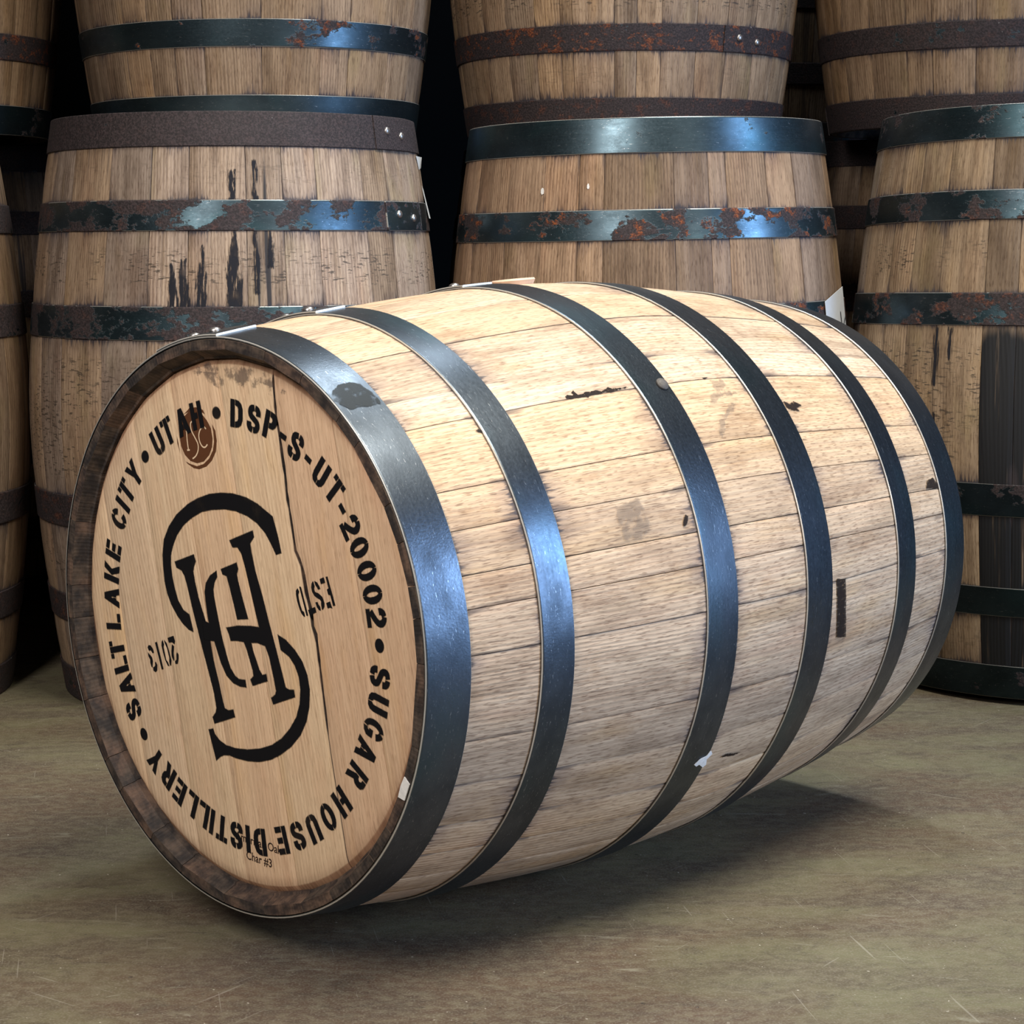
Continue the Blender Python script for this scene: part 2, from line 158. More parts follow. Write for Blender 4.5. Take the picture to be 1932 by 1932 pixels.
def steel(name, base, rusty):
    g = G(name); oi = g.n('ShaderNodeObjectInfo'); rnd = oi.outputs['Random']
    uv = g.V('ADD', g.uv(), g.xyz(g.M('MULTIPLY', rnd, 11.), g.M('MULTIPLY', rnd, 17.), g.M('MULTIPLY', rnd, 5.)))
    sp = g.n('ShaderNodeSeparateColor'); g.put(sp.inputs[0], oi.outputs['Color'])
    rust, orange, tone = sp.outputs[0], sp.outputs[1], sp.outputs[2]
    blot = g.noise(uv, 14, 22, 1, 4., .6); micro = g.noise(uv, 330, 330, 1, 3., .6); streak = g.noise(uv, 26, 420, 1, 2.)
    scr = g.noise(uv, 150, 900, 1, 2., .6, 1.)
    ed = g.attr('ed')
    dk = g.M('MULTIPLY_ADD', tone, .9, .45)
    c = g.mix(g.step(blot, .3, .7), base, tuple(v*.55 for v in base))
    c = g.mix(g.M('MULTIPLY', g.step(g.noise(uv, 7, 9, 2, 2), .5, .7), .5), c, (base[0]*.8, base[1]*1.15, base[2]*1.12))
    c = g.mix(g.M('MULTIPLY', g.step(scr, .66, .72), .35), c, (.5, .52, .55))
    c = g.mix(g.M('MULTIPLY', ed, .85), c, (.66, .64, .60))
    c = g.mix(1., c, g.xyz(dk, dk, dk), 'MULTIPLY')
    met, rough = g.M('MULTIPLY_ADD', ed, -.5, .92), g.M('MULTIPLY_ADD', micro, .16, g.M('MULTIPLY_ADD', blot, .26, .10))
    rough = g.M('MULTIPLY_ADD', streak, .08, rough)
    if rusty:
        cover = g.noise(uv, 15, 22, 1, 7., .66)
        thr = g.M('SUBTRACT', .98, g.M('MULTIPLY', rust, .96))
        rm = g.step(cover, g.M('MULTIPLY_ADD', thr, .5, .24), g.M('MULTIPLY_ADD', thr, .5, .275))
        rc = g.mix(g.step(micro, .35, .7), (.016, .012, .014), (.056, .040, .044))
        om = g.M('MULTIPLY', g.step(g.noise(uv, 50, 60, 3, 5., .7), .52, .62), orange)
        rc = g.mix(om, rc, g.mix(g.step(micro, .4, .65), (.09, .022, .010), (.30, .085, .022)))
        fleck = g.M('MULTIPLY', g.step(g.noise(uv, 160, 160, 8, 3., .7), .70, .74), .5)
        rc = g.mix(fleck, rc, (.40, .38, .36))
        c = g.mix(rm, c, rc)
        met = g.M('MULTIPLY', met, g.M('SUBTRACT', 1., g.M('MULTIPLY', rm, .8)))
        rough = g.M('MULTIPLY_ADD', rm, .40, rough)
        g.bump(g.M('MULTIPLY_ADD', g.M('MULTIPLY', rm, micro), 1.6, g.M('MULTIPLY', blot, .3)), .0008, .6)
    else:
        ck = g.n('ShaderNodeTexVoronoi'); g.put(ck.inputs['Vector'], g.V('MULTIPLY', uv, (420, 420, 1))); ck.inputs['Scale'].default_value = 1
        km = g.M('MULTIPLY', ck.outputs[0], g.step(g.noise(uv, 5, 3, 1, 1), .45, .6))
        g.bump(g.M('MULTIPLY_ADD', km, .5, g.M('MULTIPLY_ADD', blot, .5, g.M('MULTIPLY', micro, .5))), .0006, .24)
    g.put(g.b.inputs['Base Color'], c); g.put(g.b.inputs['Metallic'], met); g.put(g.b.inputs['Roughness'], rough)
    return g.m

def plain(name, col, rough=.6, metal=0., ns=0., amt=.3):
    g = G(name); tc = g.n('ShaderNodeTexCoord').outputs['Object']
    if ns:
        f = g.noise(tc, ns, ns, ns, 4.); col = g.mix(f, tuple(v*(1-amt) for v in col), tuple(min(1, v*(1+amt)) for v in col))
    g.put(g.b.inputs['Base Color'], col); g.b.inputs['Roughness'].default_value = rough; g.b.inputs['Metallic'].default_value = metal
    return g.m

def ink(name, col, rough=.7, wear=.25, top=1., rag=0., sc=(320, 320, 320)):
    g = G(name); tc = g.n('ShaderNodeTexCoord').outputs['Object']; a = g.attr('ink')
    f = g.noise(tc, 1300, 1300, 1300, 2.); l = g.noise(tc, 26, 26, 26, 3.)
    av = g.M('ADD', a, g.M('MULTIPLY', g.M('SUBTRACT', f, .5), .55))
    if rag: av = g.M('ADD', av, g.M('MULTIPLY', g.M('SUBTRACT', g.noise(tc, *sc, 4., .65), .53), rag*4))
    av = g.step(av, .12, .78)
    av = g.M('MULTIPLY', av, g.M('SUBTRACT', 1., g.M('MULTIPLY', g.step(l, .5, .75), wear)))
    av = g.M('MULTIPLY', av, top)
    tr = g.n('ShaderNodeBsdfTransparent'); mx = g.n('ShaderNodeMixShader')
    g.put(g.b.inputs['Base Color'], col); g.b.inputs['Roughness'].default_value = rough
    g.b.inputs['Specular IOR Level'].default_value = .12
    g.put(mx.inputs[0], av); g.put(mx.inputs[1], tr.outputs[0]); g.put(mx.inputs[2], g.b.outputs[0])
    g.put(g.t.nodes['Material Output'].inputs[0], mx.outputs[0])
    return g.m

M = {}
M['oak_new'] = wood('pale_new_oak', (.66, .515, .365), (.46, .33, .225), soot_len=.010, pores=.65, weather=.62)
M['oak_old'] = wood('weathered_oak', (.41, .315, .24), (.205, .15, .112), soot_len=.012, saw=.0, streak=.9, grey=.7, pores=.6)
M['oak_saw'] = wood('saw_marked_oak', (.44, .35, .27), (.23, .175, .135), soot_len=.014, saw=.8, streak=.95, grey=.75, pores=.6)
M['oak_black'] = wood('blackened_oak', (.43, .33, .25), (.23, .165, .12), soot_len=.02, grey=.7, pores=.6, black=1.)
M['oak_head'] = wood('planed_head_oak', (.76, .585, .425), (.60, .435, .305), soot_len=.0, pores=.3, head=True)
M['hoop_new'] = steel('dark_mill_steel', (.068, .082, .102), False)
M['hoop_old'] = steel('rusting_steel', (.062, .095, .118), True)
M['rivet'] = plain('rivet_steel', (.42, .40, .40), .35, .9, 300)
M['ink'] = ink('stencil_ink', (.007, .007, .009), wear=.12)
M['brand'] = ink('burnt_brand', (.105, .042, .020), wear=.1)
M['scrape'] = ink('bare_wood_line', (.72, .55, .38), wear=0.)
M['char'] = ink('char_mark', (.02, .014, .012), wear=0., top=.95, rag=.9)
M['print'] = ink('small_print', (.035, .02, .016), wear=.2)
M['scuff'] = ink('grey_scuff', (.20, .165, .14), wear=.6, top=.34, rag=1.3, sc=(90, 90, 90))
M['blot'] = ink('dull_scale', (.025, .03, .034), .5, wear=.2, top=.85, rag=.8, sc=(90, 90, 90))
M['paint'] = plain('white_paint', (.8, .8, .82), .5, 0, 200, .25)
M['paper'] = plain('pale_paper', (.62, .66, .72), .8, 0, 60, .08)
M['bung'] = plain('poplar', (.62, .45, .34), .7, 0, 120, .25)

# ---------------------------------------------------------------- mesh helpers
def mesh(name, verts, faces, mat, parent=None, uvs=None, attrs=None, smooth=True, mw=None, flat_from=None):
    me = bpy.data.meshes.new(name); me.from_pydata(verts, [], faces); me.materials.append(mat)
    if uvs:
        l = me.uv_layers.new(name='UVMap')
        for lp in me.loops: l.data[lp.index].uv = uvs[lp.vertex_index]
    for k, v in (attrs or {}).items():
        a = me.attributes.new(k, 'FLOAT', 'POINT'); a.data.foreach_set('value', v)
    if smooth: me.polygons.foreach_set('use_smooth', [True]*len(me.polygons))
    me.update()
    if smooth: me.set_sharp_from_angle(angle=R(38))
    o = bpy.data.objects.new(name, me); COL.objects.link(o)
    if mw is not None: o.matrix_local = mw
    if parent: o.parent = parent
    return o

N_, E_ = P['n'], .012
def prof(s, L, Rh):
    t = abs(2*s/L-1); f = lambda q: (q*q+E_)**(N_/2)
    return RB-(RB-Rh)*(f(t)-f(0))/(f(1)-f(0))

def inner(s, L):
    e = min(s, L-s)
    for a, b, x, y in ((0, .0135, .010, .0185), (.0135, .0145, .0185, .021), (.0145, .03, .021, .025)):
        if a <= e <= b: return x+(y-x)*(e-a)/(b-a)
    return .026

class Spec:
    def __init__(s, L, Rh, near, far):
        s.L, s.Rh = L, Rh
        s.e = [0.]+near+[L-x for x in far[::-1]]+[L]     # 12 hoop edges measured from the top head
        s.hoops = [(s.e[2*i], s.e[2*i+1]) for i in range(6)]
        q = set()
        for a, b in zip(s.e[:-1], s.e[1:]):
            n = max(1, int(math.ceil((b-a)/.03)))
            for i in range(n): q.add(round(a+(b-a)*i/n, 5))
        q |= {L, .0135, .0145, .03, L-.0135, L-.0145, L-.03, .004, L-.004}
        for a in s.e[1:-1]: q |= {round(a-.004, 5), round(a+.004, 5), round(a-.012, 5), round(a+.012, 5)}
        q = sorted(x for x in q if 0 <= x <= L)
        s.s = [q[0]]
        for x in q[1:]:
            if x-s.s[-1] > .0006: s.s.append(x)
        if s.s[-1] < L: s.s[-1] = L
    def hd(s, x):
        for a, b in s.hoops:
            if a-1e-6 <= x <= b+1e-6: return 0.
        return min(min(abs(x-a), abs(x-b)) for a, b in s.hoops)

def stave(name, sp, p0, p1, mat, parent, mw, color, dr=0., bow=0.):
    """one stave between the local azimuths p0 < p1 (radians), top head at z = L"""
    L = sp.L; V, UV, HD, JD, LIP, F = [], [], [], [], [], []
    rm = .31; wid = (p1-p0)*rm; gap = .00035/rm; bv = .0016/rm
    bd = random.uniform(.0002, .0009)
    cols = [p0+gap, p0+gap+bv] + [p0+(p1-p0)*k for k in (.25, .5, .75)] + [p1-gap-bv, p1-gap]
    nc = len(cols)
    for s in sp.s:
        r = prof(s, L, sp.Rh)+dr*min(1, sp.hd(s)/.02); z = L-s
        ends = min(s, L-s)
        for j, a in enumerate(cols):
            q = r-(bd if j in (0, nc-1) else 0.) + bow*(.25-((j/(nc-1))-.5)**2)
            if ends < .003: q -= .0008
            V.append((q*math.cos(a), q*math.sin(a), z)); UV.append(((a-p0)*rm, s))
            HD.append(sp.hd(s)); JD.append(min(a-p0, p1-a)*rm); LIP.append(0. if ends > .001 else .55)
        ri = prof(s, L, sp.Rh)-inner(s, L)
        for a in (p1-gap, p0+gap):
            V.append((ri*math.cos(a), ri*math.sin(a), z)); UV.append(((a-p0)*rm, s+.06))
            HD.append(.1); JD.append(.01); LIP.append(1.)
    n = nc+2
    for i in range(len(sp.s)-1):
        for j in range(n):
            a, b = i*n+j, i*n+(j+1) % n
            F.append((a, b, b+n, a+n))
    # end grain caps get their own vertices so the chime face stays crisp
    for i, flip in ((0, True), (len(sp.s)-1, False)):
        k = len(V)
        for j in range(n):
            V.append(V[i*n+j]); UV.append((UV[i*n+j][0], .3+(.0 if j < nc else .012))); HD.append(.1); JD.append(.01); LIP.append(1.)
        f = tuple(range(k, k+n)); F.append(f[::-1] if flip else f)
    F = [f[::-1] for f in F]
    o = mesh(name, V, F, mat, parent, UV, dict(hd=HD, jd=JD, lip_crack=LIP), mw=mw)
    o.color = color
    return o

def hoop(name, sp, i, mat, parent, mw, color, a0=0., lap=True, rivets=2, rivet_gap=.045, label=None):
    s0, s1 = sp.hoops[i]; L = sp.L; n = 144; V, UV, ED, F = [], [], [], []
    w = s1-s0
    ss = [(s0, .0002), (s0, HT-.0007), (s0+.0009, HT), (s0+.0022, HT), (s0+w*.5, HT), (s1-.0022, HT), (s1-.0009, HT), (s1, HT-.0007), (s1, .0002)]
    ph = random.random()*9
    off = a0 if lap else 0
    for k in range(n+1):
        a = off+2*math.pi*(k % n)/n
        wob = .0004*noise.noise(Vector((math.cos(a)*3, math.sin(a)*3, ph+i)))
        for s, d in ss:
            r = prof(s, L, sp.Rh)+d+wob; V.append((r*math.cos(a), r*math.sin(a), L-s)); UV.append(((off+2*math.pi*k/n)*.31, s)); ED.append(1. if d == HT-.0007 else 0.)
    m_ = len(ss)
    for k in range(n):
        for j in range(m_-1):
            a, b = k*m_+j, (k+1)*m_+j
            F.append((a, a+1, b+1, b))
    # seam of the uv wrap is kept under the lap
    o = mesh(name, V, F, mat, parent, UV, dict(ed=ED), mw=mw); o.color = color
    if label: o['label'] = label
    if lap:
        half = .055/.31; V, UV, ED, F = [], [], [], []; nn = 12
        for k in range(nn+1):
            a = a0-half+2*half*(0, .012, .1, .2, .3, .4, .5, .6, .7, .8, .9, .988, 1)[k]
            lift = .0021
            for s, d in ss:
                r = prof(s, L, sp.Rh)+d+lift-(0 if d > .001 else 0.0); V.append((r*math.cos(a), r*math.sin(a), L-s)); UV.append((a*.31+3, s)); ED.append(1. if (d == HT-.0007 or k in (0, nn)) else 0.)
        for k in range(nn):
            for j in range(m_-1):
                a, b = k*m_+j, (k+1)*m_+j
                F.append((a, a+1, b+1, b))
        F.append(tuple(range(m_))[::-1]); F.append(tuple(range(nn*m_, nn*m_+m_)))
        l = mesh('lap_end', V, F, mat, o, UV, dict(ed=ED)); l.color = color
        for q in range(rivets):
            a = a0+(q-(rivets-1)/2)*rivet_gap/.31
            rivet(o, sp, (s0+s1)/2+(q-.5)*w*.12, a, HT+.002)
    return o

def rivet(parent, sp, s, a, d, name='rivet', rad=.0062, mat=None, mw=None):
    r = prof(s, sp.L, sp.Rh)+d; V, F = [], []; n = 12
    c = Vector((r*math.cos(a), r*math.sin(a), sp.L-s)); N = Vector((math.cos(a), math.sin(a), 0)); T = Vector((-math.sin(a), math.cos(a), 0)); B = Vector((0, 0, 1))
    rings = ((1, -.0004), (1, .001), (.82, .0026), (.45, .0036))
    for f, h in rings:
        for k in range(n):
            t = 2*math.pi*k/n; V.append(c+N*h+T*rad*f*math.cos(t)+B*rad*f*math.sin(t))
    V.append(c+N*.0039)
    for i in range(3):
        for k in range(n): F.append((i*n+k, i*n+(k+1) % n, (i+1)*n+(k+1) % n, (i+1)*n+k))
    for k in range(n): F.append((3*n+k, 3*n+(k+1) % n, 4*n))
    return mesh(name, V, F, mat or M['rivet'], parent, mw=mw)

def head_boards(sp, parent, mw, mat, rad, z0, side, splits, ang=0., crack=None, colors=None):
    """planed head, side=+1 looks up the +z axis; boards run along t, are split across w"""
    ca, sa = math.cos(ang), math.sin(ang)
    rin = rad-.009; T = .02; nr = 61 if crack else 27; out = []
    edges = [-rad+.0008]+splits+[rad-.0008]
    for i in range(len(edges)-1):
        FR = [0, .012, .2, .4, .6, .8, .988, 1] if crack else [0, .25, .5, .75, 1]
        wa, wb = edges[i], edges[i+1]; V, UV, F, HD, LP = [], [], [], [], []
        hmax = math.sqrt(max(0, rad*rad-min(abs(wa), abs(wb), 0 if wa*wb < 0 else 9)**2))
        cols = len(FR)-1; ck = [crack is not None and wa == crack[0], crack is not None and wb == crack[0]]
        for r_ in range(nr):
            for side_z in (0, 1):
                for j in range(cols+1):
                    f = FR[j]; w = wa+(wb-wa)*f
                    h = math.sqrt(max(0, rad*rad-w*w)); t = -h+2*h*r_/(nr-1)
                    def disp(edge):
                        if crack and edge == crack[0]: return crack[1](t)
                        return (0., .00025)
                    c0, g0 = disp(wa); c1, g1 = disp(wb)
                    ww = w+(c0+g0)*(1-f)+(c1-g1)*f if True else w
                    rr = math.hypot(ww, t)
                    z = -max(0., min(1., (rr-rin)/(rad-rin)))*.006
                    if j in (0, cols): z -= .0004
                    if side_z: z = -T
                    x, y = ww*ca-t*sa*-1, 0
                    # w axis = (ca, sa), t axis = (-sa, ca)
                    x, y = ww*ca-t*sa, ww*sa+t*ca
                    V.append((x, y*1., z0+z*side)); UV.append((ww+i*.7, t)); HD.append(max(0., rad-rr)); LP.append(1. if (j == 0 and (side_z or ck[0])) or (j == cols and (side_z or ck[1])) else 0.)  # crack walls coloured dark, the shade of the gap painted in
        c = cols+1
        for r_ in range(nr-1):
            b0, b1 = r_*2*c, (r_+1)*2*c
            for j in range(cols):
                F.append((b0+j, b0+j+1, b1+j+1, b1+j)); F.append((b0+c+j+1, b0+c+j, b1+c+j, b1+c+j+1))
            F.append((b0+cols, b0+c+cols, b1+c+cols, b1+cols)); F.append((b0+c, b0, b1, b1+c))
        for b, fl in ((0, False), ((nr-1)*2*c, True)):
            for j in range(cols):
                f = (b+c+j, b+c+j+1, b+j+1, b+j); F.append(f[::-1] if fl else f)
        if side < 0: F = [f[::-1] for f in F]
        o = mesh('head_board', V, F, mat, parent, UV, dict(hd=[.2]*len(V), jd=[.01]*len(V), lip_crack=LP, rim=HD), mw=mw)
        t_ = (colors or [1])[i % len(colors or [1])]; o.color = (t_, t_, t_, 0) if not isinstance(t_, tuple) else (*t_, 0)
        out.append(o)
    return out

def decal(name, polys, mat, parent, mw=None, z=0., feather=.0012, place=None, label=None, inset=.0003):
    """thin layers of paint or char: filled outlines with a soft sprayed edge"""
    V, F, A = [], [], []
    for k, p in enumerate(polys):
        p = [Vector(q) for q in p]; n = len(p)
        if n < 3: continue
        ar = sum(p[i].x*p[(i+1) % n].y-p[(i+1) % n].x*p[i].y for i in range(n))
        if ar < 0: p = p[::-1]
        dens = []
        for i in range(n):
            a, b = p[i], p[(i+1) % n]; m_ = max(1, int((b-a).length/.006)) if place else 1
            dens += [a+(b-a)*j/m_ for j in range(m_)]
        p = dens; n = len(p); nr = []
        for i in range(n):
            a, b, c = p[i-1], p[i], p[(i+1) % n]; d1, d2 = (b-a), (c-b)
            if d1.length < 1e-9 or d2.length < 1e-9: nr.append(Vector((0, 0))); continue
            d1.normalize(); d2.normalize(); q = Vector((d1.y, -d1.x))+Vector((d2.y, -d2.x))
            nr.append(q.normalized()*min(1.6, 1/max(.3, q.length/2)) if q.length > 1e-6 else Vector((0, 0)))
        b0 = len(V); dz = z+k*4e-6
        for i in range(n): q = p[i]-nr[i]*inset; V.append((q.x, q.y, dz)); A.append(1.)
        for i in range(n): q = p[i]+nr[i]*feather; V.append((q.x, q.y, dz)); A.append(0.)
        for t in tessellate_polygon([[Vector((V[b0+i][0], V[b0+i][1], 0)) for i in range(n)]]):
            a, b, c = (Vector(V[b0+i]) for i in t)
            f = tuple(b0+i for i in t); F.append(f if (b-a).cross(c-a).z > 0 else f[::-1])
        for i in range(n): j = (i+1) % n; F.append((b0+i, b0+n+i, b0+n+j, b0+j))
    if place: V = [place(*v) for v in V]
    o = mesh(name, V, F, mat, parent, None, dict(ink=A), smooth=False, mw=mw)
    if label: o['label'] = label
    return o

def stroke(pts, w, closed=False):
    p = [Vector(q) for q in pts]; a, b = [], []
    for i in range(len(p)):
        d = (p[min(i+1, len(p)-1)]-p[max(i-1, 0)]).normalized(); n = Vector((-d.y, d.x))*w/2
        a.append(p[i]+n); b.append(p[i]-n)
    return [tuple(q) for q in a+b[::-1]]

def smooth_pts(pts, n=4):
    out = []
    for i in range(len(pts)-1):
        p0, p1, p2, p3 = (Vector(pts[max(0, i-1)]), Vector(pts[i]), Vector(pts[i+1]), Vector(pts[min(len(pts)-1, i+2)]))
        for k in range(n):
            t = k/n; out.append(tuple(.5*((2*p1)+(-p0+p2)*t+(2*p0-5*p1+4*p2-p3)*t*t+(-p0+3*p1-3*p2+p3)*t**3)))
    return out+[tuple(pts[-1])]

# ---------------------------------------------------------------- stencil alphabet (x 0..w, y 0..1)
def box(a, b, c, d): return [(a, b), (c, b), (c, d), (a, d)]
T_ = .19
def arc(cx, cy, rx, ry, a0, a1, n=10): return [(cx+rx*math.cos(R(a0+(a1-a0)*i/n)), cy+ry*math.sin(R(a0+(a1-a0)*i/n))) for i in range(n+1)]
def half(cx, rx, a0, a1):
    o = arc(cx, .5, rx, .5, a0, a1); i = arc(cx, .5, rx-T_, .5-T_*.85, a1, a0); return o+i
S_ = [stroke(smooth_pts([(.53, .66), (.52, .80), (.44, .89), (.365, .905)]), T_), stroke(smooth_pts([(.275, .905), (.14, .86), (.10, .74), (.15, .60), (.32, .50), (.48, .40), (.53, .26), (.47, .13), (.345, .095)]), T_), stroke(smooth_pts([(.255, .095), (.16, .12), (.09, .22), (.08, .34)]), T_)]
GL = {
 'O': (.64, [half(.32, .32, 97, 263), half(.32, .32, -83, 83)]), '0': (.58, [half(.29, .29, 97, 263), half(.29, .29, -83, 83)]),
 'C': (.62, [half(.32, .32, 100, 262), stroke(arc(.32, .5, .225, .415, 80, 28, 5), T_), stroke(arc(.32, .5, .225, .415, -80, -28, 5), T_)]),
 'G': (.62, [half(.32, .32, 100, 262), stroke(arc(.32, .5, .225, .415, 80, 28, 5), T_), [(.36, .0), (.50, .05), (.62, .2), (.62, .47), (.38, .47), (.38, .31), (.45, .31), (.43, .2), (.36, .17)]]),
 'S': (.62, S_),
 'U': (.60, [[(0, 1), (0, .3), (.04, .12), (.14, .02), (.27, 0), (.27, .17), (.2, .24), (.19, .34), (.19, 1)], [(.60, 1), (.60, .3), (.56, .12), (.46, .02), (.33, 0), (.33, .17), (.40, .24), (.41, .34), (.41, 1)]]),
 'D': (.62, [box(0, 0, .19, 1), [(.26, 0), (.42, .03), (.55, .12), (.62, .3), (.62, .7), (.55, .88), (.42, .97), (.26, 1), (.26, .82), (.38, .79), (.43, .68), (.43, .32), (.38, .21), (.26, .18)]]),
 'P': (.60, [box(0, 0, .19, 1), [(.26, .40), (.45, .42), (.57, .54), (.60, .70), (.57, .87), (.45, .98), (.26, 1), (.26, .83), (.36, .81), (.41, .7), (.36, .59), (.26, .57)]]),
 'R': (.62, [box(0, 0, .19, 1), [(.26, .42), (.29, .36), (.42, 0), (.62, 0), (.47, .42), (.57, .54), (.60, .70), (.57, .87), (.45, .98), (.26, 1), (.26, .83), (.36, .81), (.41, .7), (.36, .59), (.26, .57)]]),
 'A': (.68, [[(0, 0), (.19, 0), (.245, .22), (.31, .22), (.31, .38), (.28, .38), (.34, .62), (.40, .38), (.37, .38), (.37, .22), (.435, .22), (.49, 0), (.68, 0), (.44, 1), (.24, 1)]]),
 'K': (.64, [box(0, 0, .19, 1), [(.25, .5), (.43, 1), (.64, 1), (.44, .5), (.64, 0), (.43, 0)]]),
 'E': (.56, [box(0, 0, .19, 1), box(.26, 0, .56, .18), box(.26, .41, .52, .59), box(.26, .82, .56, 1)]),
 'L': (.54, [box(0, 0, .19, 1), box(.26, 0, .54, .18)]),
 'T': (.60, [box(.205, 0, .395, 1), box(0, .82, .14, 1), box(.46, .82, .60, 1)]),
 'I': (.19, [box(0, 0, .19, 1)]),
 'H': (.62, [[(0, 0), (.19, 0), (.19, .41), (.34, .41), (.34, .59), (.19, .59), (.19, 1), (0, 1)], box(.42, 0, .61, 1)]),
 'Y': (.66, [[(.235, 0), (.425, 0), (.425, .40), (.66, 1), (.46, 1), (.235, .42)], [(.0, 1), (.2, 1), (.31, .62), (.21, .47)]]),
 '2': (.58, [box(0, 0, .56, .17), stroke(smooth_pts([(.08, .24), (.30, .40), (.46, .58), (.47, .76), (.38, .88), (.29, .91)]), T_), stroke(smooth_pts([(.23, .905), (.14, .87), (.09, .76), (.09, .68)]), T_)]),
 '-': (.30, [box(0, .41, .30, .58)]),
 '.': (.2, [arc(.1, .5, .21, .21, 0, 345, 22)]),
}

# ---------------------------------------------------------------- floor and shell
def floor_mat():
    g = G('sealed_concrete'); tc = g.n('ShaderNodeTexCoord').outputs['Object']
    a = g.noise(tc, 1.6, 3.2, 1, 6., .62, .4); b = g.noise(tc, 5, 13, 1, 6., .65, .6); f = g.noise(tc, 60, 90, 1, 5., .7); d = g.noise(tc, 420, 420, 1, 2.)
    c = g.mix(g.step(a, .42, .60), (.094, .062, .041), (.134, .124, .072))
    c = g.mix(g.M('MULTIPLY', g.step(b, .42, .66), .8), c, (.072, .052, .038))
    c = g.mix(g.M('MULTIPLY', g.step(f, .42, .62), .5), c, (.170, .148, .100))
    c = g.mix(g.M('MULTIPLY', g.step(g.noise(tc, 22, 30, 2, 6., .7, .8), .5, .68), .5), c, (.06, .046, .034))
    c = g.mix(g.M('MULTIPLY', g.step(g.noise(tc, 9, 34, 3, 7., .72, 1.), .60, .70), .55), c, (.27, .26, .20))
    c = g.mix(g.M('MULTIPLY', g.step(g.noise(tc, 14, 40, 9, 5., .7, 1.5), .60, .72), .6), c, (.045, .037, .028))
    c = g.mix(g.step(g.noise(tc, 170, 170, 4, 1.), .765, .79), c, (.42, .39, .33))
    c = g.mix(g.M('MULTIPLY', g.step(g.noise(tc, 120, 120, 12, 1.), .735, .77), .7), c, (.03, .024, .02))
    # long hair scratches
    for ang, q in ((35, 3), (-50, 8), (80, 15)):
        rot = g.n('ShaderNodeVectorRotate', rotation_type='Z_AXIS'); g.put(rot.inputs['Vector'], tc); rot.inputs['Angle'].default_value = R(ang)
        sn = g.noise(rot.outputs[0], 7, 260, q, 1., .5, .3)
        c = g.mix(g.M('MULTIPLY', g.step(sn, .765, .78), .25), c, (.46, .44, .38))
    c = g.mix(g.M('MULTIPLY', g.step(d, .45, .75), .4), c, (.25, .23, .19))
    g.put(g.b.inputs['Base Color'], c); g.put(g.b.inputs['Roughness'], g.M('MULTIPLY_ADD', b, .25, .48))
    g.b.inputs['Specular IOR Level'].default_value = .35
    g.bump(g.M('MULTIPLY_ADD', f, .6, g.M('MULTIPLY_ADD', d, .25, b)), .0016, .5)
    return g.m
def slab(name, x0, y0, z0, x1, y1, z1, mat):
    V = [(x, y, z) for z in (z0, z1) for x, y in ((x0, y0), (x1, y0), (x1, y1), (x0, y1))]
    F = [(3, 2, 1, 0), (4, 5, 6, 7), (0, 1, 5, 4), (1, 2, 6, 5), (2, 3, 7, 6), (3, 0, 4, 7)]
    o = mesh(name, V, F, mat, smooth=False); o['kind'] = 'structure'; return o
slab('floor', -6, -4, -.12, 6, 7, 0, floor_mat())
slab('wall_back', -6, 7, 0, 6, 7.2, 5.2, plain('gap_shade_black', (.007, .007, .007), .9, 0, 6, .3))  # near-black wall colour paints in the darkness between the barrels

# ---------------------------------------------------------------- barrels
def col_var(base, v=.08, hue=.04, dirt=0.):
    k = 1+random.uniform(-v, v)*1.1
    if v > .1 and random.random() < .22: k *= .74
    h = random.uniform(-hue, hue)
    return (base[0]*k*(1+h*.5), base[1]*k, base[2]*k*(1-h), dirt)

def barrel(label, group, sp, joints, loc, wmat, hmat, tints, hoops, rot=None, head=True, lean=(0, 0), laps=None, bottom=True, dirt=None, black=None):
    """joints: local azimuths in degrees; hoops: six (rust, orange, shine)"""
    root = bpy.data.objects.new('oak_barrel', None); COL.objects.link(root); root.empty_display_size = .2
    root.location = loc; root['label'] = label; root['category'] = 'barrel'
    root['group'] = group or ('barrels of the upper row' if loc[2] > .5 else 'upright barrels standing on the floor')
    if rot is not None: del root['group']
    mw = rot if rot is not None else Matrix.Identity(4)
    if lean != (0, 0): root.rotation_euler = (-lean[1], lean[0], 0)
    js = sorted(j % 360 for j in joints)
    for i, a in enumerate(js):
        b = js[(i+1) % len(js)]+(360 if i == len(js)-1 else 0)
        wm = M['oak_black'] if black and black[0] < ((a+b)/2) % 360 < black[1] else wmat
        o = stave('stave', sp, R(a), R(b), wm, root, mw, col_var(tints, .17 if wmat is not M['oak_new'] else .09, .10 if wmat is not M['oak_new'] else .07, random.random() if dirt is None else dirt), dr=random.uniform(-.0003, .0008), bow=-.0004)
    hs = []
    for i in range(6):
        la = (laps or {}).get(i, random.uniform(20, 160))
        hs.append(hoop('hoop', sp, i, hmat, root, mw, (*hoops[i], 1), a0=R(la)))
    return root, mw, hs

FS = Spec(P['L'], P['Rh'], [P['e%d' % i] for i in range(1, 6)], [P['fe%d' % i] for i in range(1, 6)])
ge = [P['ge%d' % i] for i in range(1, 6)]
US = Spec(P['gL'], P['gR'], ge, ge)
US2 = Spec(P['gL2'], P['gR'], [P['q1'], P['q2'], P['q3']]+ge[3:], ge)

